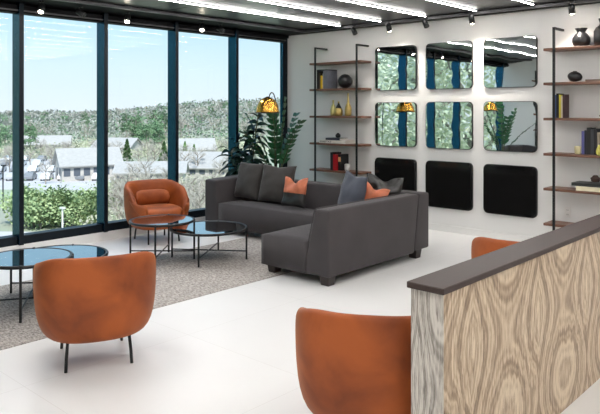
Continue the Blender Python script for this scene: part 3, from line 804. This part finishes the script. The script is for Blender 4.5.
# ------------------------------------------------------------------ the world outside
GZ = -12.0
Fv = Vector((-math.sin(TH), math.cos(TH), 0)); Rv = Vector((math.cos(TH), math.sin(TH), 0))
def out(u, d):                        # bearing and distance from the room, on the ground
    return Vector((CX,CY,0))+(Fv+Rv*((u-300)/F))*d
def hgt(x, y):
    p = Vector((x-CX, y-CY, 0)); d = p.dot(Fv); l = p.dot(Rv)
    if d <= 10: return GZ
    u = 300+F*l/d
    k = sm((u-60)/190.)
    h = GZ + sm((d-200)/260)*(1.2+10.6*k) + sm((d-450)/500)*(2.0-1.0*k)
    h += 1.6*noise.noise(Vector((x*.012,y*.012,3)))*sm((d-190)/150)
    return h
M['ground'] = mat('winter_ground', srgb(168,168,152), .95, var=.10, scale=.05, col2=srgb(162,176,146), detail=8)
bm = bmesh.new(); nx = 90; g = []
for i in range(nx+1):
    g.append([]); d = -60+1260*(i/nx)**1.6 if i else -60
    for j in range(71):
        l = (-1+2*j/70)*(90+abs(d)*1.05); p = Vector((CX,CY,0))+Fv*d+Rv*l
        g[-1].append(bm.verts.new((p.x,p.y,hgt(p.x,p.y))))
for i in range(nx):
    for j in range(70): bm.faces.new((g[i][j],g[i+1][j],g[i+1][j+1],g[i][j+1]))
o = link('ground', bm, M['ground'], None, True, kind='structure')
M['asphalt'] = mat('pale_asphalt', srgb(196,194,196), .9, var=.06, scale=.3)
M['grass'] = mat('mown_grass', srgb(168,190,128), .95, var=.12, scale=.6)
def patch(name, corners, z, m):
    bm = bmesh.new(); prism(bm, [(p.x,p.y) for p in corners], z-.1, z); link(name, bm, m, None, kind='structure')
patch('parking_lot', [out(-60,112),out(125,110),out(125,176),out(-60,184)], GZ+.05, M['asphalt'])
patch('street', [out(-60,62),out(175,62),out(190,72),out(-60,73)], GZ+.05, M['asphalt'])
patch('lawn', [out(-60,56),out(30,56),out(30,61.5),out(-60,61.5)], GZ+.06, M['grass'])

M['bark'] = mat('grey_bark', srgb(150,140,130), .9, var=.2)
M['twig'] = mat('bare_twigs', srgb(196,188,178), .9, var=.15, scale=.8)
M['ever'] = mat('evergreen_foliage', srgb(92,132,84), .8, var=.3, scale=.7, col2=srgb(140,170,110))
M['pine'] = mat('pine_foliage', srgb(86,124,88), .8, var=.3, scale=.5, col2=srgb(128,160,118))
M['hedge'] = mat('hedge_foliage', srgb(112,150,100), .8, var=.3, scale=.8, col2=srgb(190,204,150))
M['spring'] = mat('pale_spring_foliage', srgb(196,210,178), .8, var=.15, scale=.6, col2=srgb(226,232,206))
def card(bm, p, s, rnd):
    a = Vector((rnd.gauss(0,1),rnd.gauss(0,1),rnd.gauss(0,1))).normalized(); b_ = a.orthogonal().normalized()
    v = [bm.verts.new(p+a*s), bm.verts.new(p+b_*s*.7), bm.verts.new(p-a*s), bm.verts.new(p-b_*s*.7)]
    bm.faces.new(v)
def tree_parts(kind, seed):
    rnd = random.Random(seed); bt = bmesh.new(); bf = bmesh.new()
    if kind == 'bare':
        H = 10.
        tube(bt, [(0,0,0),(.1,0,3),(0,.1,6.5)], [.22,.17,.07], 6)
        def branch(p, d, L_, r, lv):
            q = p+d*L_
            tube(bt if lv < 2 else bf, [p,(p+q)/2+Vector((rnd.gauss(0,.05),rnd.gauss(0,.05),.05))*L_,q], [r,r*.8,r*.5], 4 if lv < 2 else 3, False)
            if lv >= 3: return
            for k in range(4 if lv else 4):
                nd = (d+Vector((rnd.gauss(0,.55),rnd.gauss(0,.55),rnd.gauss(.15,.35)))).normalized()
                branch(p.lerp(q, rnd.uniform(.45,1)), nd, L_*.66, r*.55, lv+1)
        for k in range(9):
            a = k*2.4; z = 2.8+k*.5
            branch(Vector((0,0,z)), Vector((math.cos(a)*.8,math.sin(a)*.8,.75)).normalized(), 2.6-.12*k, .09, 0)
    elif kind == 'pine':
        tube(bt, [(0,0,0),(.1,0,6),(0,0,11)], [.25,.18,.05], 6)
        for k in range(26):
            z = 4+7.6*rnd.random(); a = rnd.random()*6.28; R = 2.6*(1-.6*(z-4)/7.6)*rnd.uniform(.4,1)
            c = Vector((R*math.cos(a),R*math.sin(a),z))
            for q in range(26): card(bf, c+Vector((rnd.gauss(0,.55),rnd.gauss(0,.55),rnd.gauss(0,.33))), rnd.uniform(.16,.34), rnd)
    elif kind == 'cone':
        tube(bt, [(0,0,0),(0,0,5)], [.15,.04], 6)
        for q in range(700):
            z = .4+5.4*rnd.random(); a = rnd.random()*6.28; R = 1.45*(1-(z-.4)/5.7)*rnd.uniform(.55,1.05)
            card(bf, Vector((R*math.cos(a),R*math.sin(a),z)), rnd.uniform(.15,.3), rnd)
    elif kind == 'shrub':
        for k in range(5): tube(bt, [(0,0,0),(.7*math.cos(k*1.3),.7*math.sin(k*1.3),1.8)], .05, 4)
        for k in range(24):
            a = rnd.random()*6.28; R = 1.7*rnd.random()**.5; z = .7+3.0*rnd.random()*(1-.15*R)
            c = Vector((R*math.cos(a),R*math.sin(a),z))
            for q in range(42): card(bf, c+Vector((rnd.gauss(0,.42),rnd.gauss(0,.42),rnd.gauss(0,.42))), rnd.uniform(.10,.22), rnd)
    elif kind == 'big':
        H = 19.
        tube(bt, [(0,0,0),(.3,.1,7),(0,0,13),(.2,0,17)], [.45,.36,.2,.06], 8)
        for k in range(14):
            a = k*2.4; z = 6+k*.75
            tube(bt, [(0,0,z),(1.6*math.cos(a),1.6*math.sin(a),z+1),(3.0*math.cos(a),3.0*math.sin(a),z+2.6)], [.12,.08,.03], 5)
        for k in range(150):
            z = 6+13*rnd.random(); a = rnd.random()*6.28; R = 3.9*math.sin(PI*min(.97,max(.15,(z-5)/15)))*rnd.random()**.5
            c = Vector((R*math.cos(a),R*math.sin(a),z))
            for q in range(90): card(bf, c+Vector((rnd.gauss(0,.6),rnd.gauss(0,.6),rnd.gauss(0,.5))), rnd.uniform(.05,.11), rnd)
    return bt, bf
protos = {}
def plant_tree(kind, loc, rz, s, label, group, name='tree', m=None, cat='tree'):
    key = (kind, m, rz > 3)
    if key not in protos:
        bt, bf = tree_parts(kind, hash_(kind)+(1 if rz > 3 else 0))
        t = thing(name, label, cat, loc, rz, group)
        link('trunk', bt, M['bark'], t); 
        link('twigs' if kind == 'bare' else 'foliage', bf, M[m], t, recalc=False); protos[key] = (t, kids(t))
    else:
        src, ks = protos[key]; t = src.copy(); t.name = name; C.objects.link(t); t.location = loc; t.rotation_euler = (0,0,rz)
        for k in ks: c = k.copy(); C.objects.link(c); c.parent = t
        tag(t, label, cat, group)
    t.scale = (s,s,s*random.uniform(.9,1.1))
    return t
def hash_(s_): return sum(ord(c) for c in s_)
rnd = random.Random(21)
for i in range(150):                          # bare wooded hillside
    u = rnd.uniform(-40, 285); d = rnd.uniform(215, 430) if u > 130 else rnd.uniform(240, 640)
    p = out(u, d)
    plant_tree('bare', (p.x,p.y,hgt(p.x,p.y)-.2), rnd.uniform(0,6.2), rnd.uniform(.75,1.1)*(1 if d < 400 else 1.15), 'bare pale grey tree on the distant wooded hillside', 'bare trees on the far hillside', m='twig')
for i in range(60):
    u = rnd.uniform(-40, 290); d = rnd.uniform(300, 700); p = out(u, d)
    plant_tree('pine', (p.x,p.y,hgt(p.x,p.y)-.2), rnd.uniform(0,6.2), rnd.uniform(.7,1.0), 'green pine scattered among the bare trees on the far hills', 'pines on the far hills', m='pine')
for i in range(12):                           # clump of tall pines
    p = out(128+3.2*i+rnd.uniform(-2,2), rnd.uniform(205,240))
    plant_tree('pine', (p.x,p.y,hgt(p.x,p.y)-.2), rnd.uniform(0,6.2), rnd.uniform(.9,1.12), 'tall green pine in the clump above the far orange armchair', 'tall pine clump outside', m='pine')
for u, d, s_, lb in [(5,170,.9,'green pine beyond the car park at the left edge'),(18,185,.9,'green pine behind the left mullion'),(30,190,1.,'tall green pine left of the gabled house')]:
    p = out(u,d); plant_tree('pine', (p.x,p.y,hgt(p.x,p.y)), rnd.uniform(0,6.2), s_, lb, None, m='pine')
for u, d, s_, lb in [(127,145,1.2,'cone-shaped evergreen standing above the far orange armchair'),(164,140,1.25,'cone-shaped evergreen left of the middle mullion'),(178,160,.8,'small cone evergreen left of the white house'),(185,161,.9,'middle small cone evergreen before the white house'),(194,160,.85,'small cone evergreen right in front of the white house')]:
    p = out(u,d); plant_tree('cone', (p.x,p.y,hgt(p.x,p.y)), rnd.uniform(0,6.2), s_, lb, None, m='ever')
for i in range(14):                           # near hedge row of shrubs
    u = 22+6.2*i; p = out(u, 76+rnd.uniform(-2,2))
    plant_tree('shrub', (p.x,p.y,GZ), rnd.uniform(0,6.2), rnd.uniform(.95,1.2), 'dense green shrub in the hedge row between street and car park', 'hedge shrubs outside', 'shrub', 'hedge', 'shrub')
for i in range(46):                           # bare trees around the houses
    u = rnd.uniform(-10, 235); d = rnd.uniform(88, 200)
    if 50 < u < 120 and d < 135: d += 60
    p = out(u,d)
    plant_tree('bare', (p.x,p.y,hgt(p.x,p.y)), rnd.uniform(0,6.2), rnd.uniform(.45,.7), 'bare pale tree among the houses and parking rows', 'bare trees among the houses', m='twig')
for i in range(16):
    u = rnd.uniform(112, 235); d = rnd.uniform(56, 84); p = out(u,d)
    plant_tree('bare', (p.x,p.y,hgt(p.x,p.y)), rnd.uniform(0,6.2), rnd.uniform(.5,.75), 'bare pale tree close below the window, behind the far armchair', 'bare trees below the window', m='twig')
nearbig = [(-9,-12),(-14,-17),(-19,-10),(-12,-24),(-22,-22),(-7,-20),(-17,-31),(-26,-14),(-8,-31),(-28,-30),(-14,-6.5),(-24,-4)]
for i, (x, y) in enumerate(nearbig):
    plant_tree('big', (x,y,GZ), rnd.uniform(0,6.2), rnd.uniform(.95,1.12), 'tall leafy tree beside the building, seen only in the mirrors', 'tall trees reflected in the mirrors', m='spring')

# wooded slopes: twigs and undergrowth beyond counting
rnd = random.Random(5)
def thicket(name, label, n, ur, dr, zr, sz, m, dens=0):
    bm = bmesh.new()
    while n > 0:
        u = rnd.uniform(*ur); d = dr[0]+(dr[1]-dr[0])*rnd.random()**.8; p = out(u, d)
        if dens and noise.noise(Vector((p.x*.02,p.y*.02,1))) < dens-1: continue
        h = hgt(p.x,p.y); top = zr*rnd.uniform(.6,1)*(1+.5*noise.noise(Vector((p.x*.05,p.y*.05,7))))
        for q in range(6):
            card(bm, Vector((p.x+rnd.gauss(0,1.4),p.y+rnd.gauss(0,1.4),h+top*rnd.uniform(.15,1))), sz*rnd.uniform(.5,1.3)*(d/300 if d > 300 else 1), rnd)
        n -= 1
    o = link(name, bm, M[m], None, recalc=False, kind='stuff'); tag(o, label, 'woodland')
M['wood'] = mat('leafless_woodland', srgb(140,146,142), .95, var=.2, scale=.03, col2=srgb(176,176,168))
M['wood_green'] = mat('green_woodland', srgb(96,128,100), .95, var=.2, scale=.03, col2=srgb(126,152,122))
M['brush'] = mat('pale_brush', srgb(190,184,170), .95, var=.2, scale=.2, col2=srgb(196,204,170))
thicket('forest', 'grey leafless forest covering the distant hills up to the skyline', 9000, (-60,300), (235,760), 9, .55, 'wood')
thicket('forest', 'patches of green forest among the grey woods on distant hills', 3000, (-60,300), (235,760), 8, .55, 'wood_green')
thicket('undergrowth', 'pale bare brush growing between the houses and car park', 3000, (105,240), (60,110), 3.0, .22, 'brush')
thicket('undergrowth', 'pale brush and shrubs around the houses further back', 3000, (-30,260), (176,236), 3.5, .3, 'brush')

# houses
M['wallo'] = mat('pale_house_wall', srgb(196,190,184), .8, var=.06, scale=.5)
M['roofo'] = mat('pale_shingle_roof', srgb(176,174,172), .85, var=.08, scale=1.5, stretch=(1,1,4))
M['darkwin'] = mat('dark_house_window', srgb(92,98,108), .3, var=.1)
def house(loc, rz, L_, W, hw, hr, label, wins=6, name='house'):
    t = thing(name, label, 'house', loc, rz)
    bm = bmesh.new(); prism(bm, [(-L_/2,-W/2),(L_/2,-W/2),(L_/2,W/2),(-L_/2,W/2)], -1, hw)
    a = [bm.verts.new(p) for p in [(-L_/2,-W/2,hw),(-L_/2,W/2,hw),(-L_/2,0,hw+hr)]]; b_ = [bm.verts.new(p) for p in [(L_/2,-W/2,hw),(L_/2,W/2,hw),(L_/2,0,hw+hr)]]
    bm.faces.new(a); bm.faces.new(b_)
    link('wall', bm, M['wallo'], t)
    bm = bmesh.new(); ov = .6; k = hr/(W/2)
    for s_ in (-1,1):
        y1 = s_*(W/2+ov); z1 = hw-ov*k
        v = [bm.verts.new(p) for p in [(-L_/2-ov,y1,z1),(L_/2+ov,y1,z1),(L_/2+ov,0,hw+hr+.05),(-L_/2-ov,0,hw+hr+.05)]]
        w = [bm.verts.new((q.co.x,q.co.y,q.co.z+.22)) for q in v]
        bm.faces.new(v); bm.faces.new(w)
        for i in range(4): bm.faces.new((v[i],v[(i+1)%4],w[(i+1)%4],w[i]))
    link('roof', bm, M['roofo'], t)
    for i in range(wins):
        x = -L_/2+L_*(i+.5)/wins
        link('window', bx(x-.6,x+.6,-W/2-.05,-W/2-.005,hw*.3,hw*.75), M['darkwin'], t)
    for y in (-W/5,W/5): link('window', bx(-L_/2-.05,-L_/2-.005,y-.5,y+.5,hw*.3,hw*.75), M['darkwin'], t)
    return t
p = out(88,128); house((p.x,p.y,GZ), TH+.55, 11, 6, 3.3, 2.6, 'pale gabled house between the first two full mullions', 6)
p = out(152,122); house((p.x,p.y,GZ), TH+.1, 12, 7, 2.2, 1.5, 'low pale house with dark windows above the far orange armchair', 7)
p = out(214,136); house((p.x,p.y,GZ), TH-.15, 16, 10, 2.0, 2.6, 'wide pale house roof left of the dark potted plant', 8)
p = out(196,176); house((p.x,p.y,hgt(p.x,p.y)), TH+.35, 9, 6, 3.2, 2.4, 'small white house in the trees behind the cone evergreens', 4)
p = out(118,190); house((p.x,p.y,hgt(p.x,p.y)), TH-.3, 12, 7, 3.0, 2.2, 'pale house up the slope behind the cone evergreen', 4)
p = out(46,205); house((p.x,p.y,hgt(p.x,p.y)), TH+.3, 14, 7, 3.0, 2.2, 'long pale house beyond the car park at left', 5)

# cars
def make_car(label, col):
    t = thing('car', label, 'car', (0,0,0), 0, 'parked cars outside')
    prof = [(-2.1,.35),(-2.15,.75),(-1.9,.95),(-1.35,1.0),(-.75,1.42),(.65,1.45),(1.35,1.02),(2.0,.88),(2.15,.6),(2.1,.35)]
    bm = bmesh.new(); a = [bm.verts.new((x,-.85+(.12 if z>1.2 else 0),z)) for x,z in prof]; b_ = [bm.verts.new((x,.85-(.12 if z>1.2 else 0),z)) for x,z in prof]
    bm.faces.new(a); bm.faces.new(b_[::-1])
    for i in range(len(prof)): bm.faces.new((a[i],a[(i+1)%len(prof)],b_[(i+1)%len(prof)],b_[i]))
    link('body', bm, col, t)
    bm = bmesh.new()
    for s_ in (-1,1):
        v = [bm.verts.new((x, s_*(.80 if z > 1.2 else .862), z)) for x, z in [(-1.2,1.05),(-.72,1.36),(.6,1.38),(1.15,1.06)]]; bm.faces.new(v)
    link('window', bm, M['darkwin'], t)
    for x in (-1.35,1.35):
        for y in (-.78,.78):
            bm = bmesh.new(); lathe(bm, [(.32,-.1),(.32,.1)], 14); bmesh.ops.rotate(bm, verts=bm.verts, matrix=Matrix.Rotation(PI/2,3,'X')); bmesh.ops.translate(bm, verts=bm.verts, vec=(x,y,.32))
            link('wheel', bm, M['lens_off'], t)
    return t
cm = [('white',simple('white_car_paint',(.8,.8,.8,1),.3)),('grey',simple('grey_car_paint',(.25,.26,.28,1),.3)),('silver',simple('silver_car_paint',(.5,.5,.52,1),.3))]
cp = {}
for rI, d in enumerate((126,142,158,172)):
    for k in range(7):
        nme, mm = cm[(k*2+rI*2) % 3 if (k+rI) % 4 else 0]
        p = out(-4+17*k+rI*4, d)
        lab = '%s car in the parking row %s from the hedge' % (nme, ['first','second','third','fourth'][rI])
        if nme not in cp: cp[nme] = make_car(lab, mm); c = cp[nme]
        else: c = dup(cp[nme], (0,0,0), 0, lab)
        c['group'] = '%s cars in the %s parking row' % (nme, ['first','second','third','fourth'][rI])
        c.location = (p.x,p.y,GZ+.05); c.rotation_euler = (0,0,TH+PI/2+.15)
# street lamps
def slamp(u, d, h, m, label):
    p = out(u,d); t = thing('street_lamp', label, 'street lamp', (p.x,p.y,GZ))
    bm = bmesh.new(); tube(bm, [(0,0,0),(0,0,h)], .09, 8); link('pole', bm, m, t)
    link('lamp_head', bx(-.35,.35,-.15,.15,h+.001,h+.16), m, t)
slamp(62.5, 66, 3.6, M['white_plastic'], 'white lamp post standing in front of the green hedge')
slamp(3, 88, 6.0, M['black_metal'], 'dark lamp post at the left edge beyond the window')

# ------------------------------------------------------------------ light
w = bpy.data.worlds.new('sky'); bpy.context.scene.world = w; w.use_nodes = True
N = w.node_tree.nodes; L = w.node_tree.links; bg = N['Background']
tc = N.new('ShaderNodeTexCoord'); sp = N.new('ShaderNodeSeparateXYZ'); rp = N.new('ShaderNodeValToRGB')
L.new(tc.outputs['Generated'], sp.inputs[0]); L.new(sp.outputs['Z'], rp.inputs[0]); L.new(rp.outputs[0], bg.inputs[0])
el = rp.color_ramp.elements; el[0].position = 0; el[0].color = (.80,.89,.94,1); el[1].position = .5; el[1].color = (.25,.50,.78,1)
k = el.new(.06); k.color = (.72,.88,.96,1); k = el.new(.15); k.color = (.50,.77,.94,1)
bg.inputs[1].default_value = .92
sun = bpy.data.lights.new('sun', 'SUN'); sun.energy = 4.4; sun.angle = .02; sun.color = (1,.96,.9)
so = bpy.data.objects.new('sun', sun); C.objects.link(so)
so.rotation_euler = Vector((0,0,-1)).rotation_difference(Vector((-.5,.35,-.75)).normalized()).to_euler()

sc = bpy.context.scene
sc.view_settings.view_transform = 'Standard'; sc.view_settings.look = 'None'; sc.view_settings.gamma = 1
sc.view_settings.use_curve_mapping = False; sc.view_settings.exposure = .3
sc.cycles.use_denoising = True; sc.cycles.max_bounces = 10; sc.cycles.diffuse_bounces = 5; sc.cycles.transparent_max_bounces = 12
sc.cycles.sample_clamp_indirect = 8; sc.cycles.caustics_reflective = False; sc.cycles.caustics_refractive = False
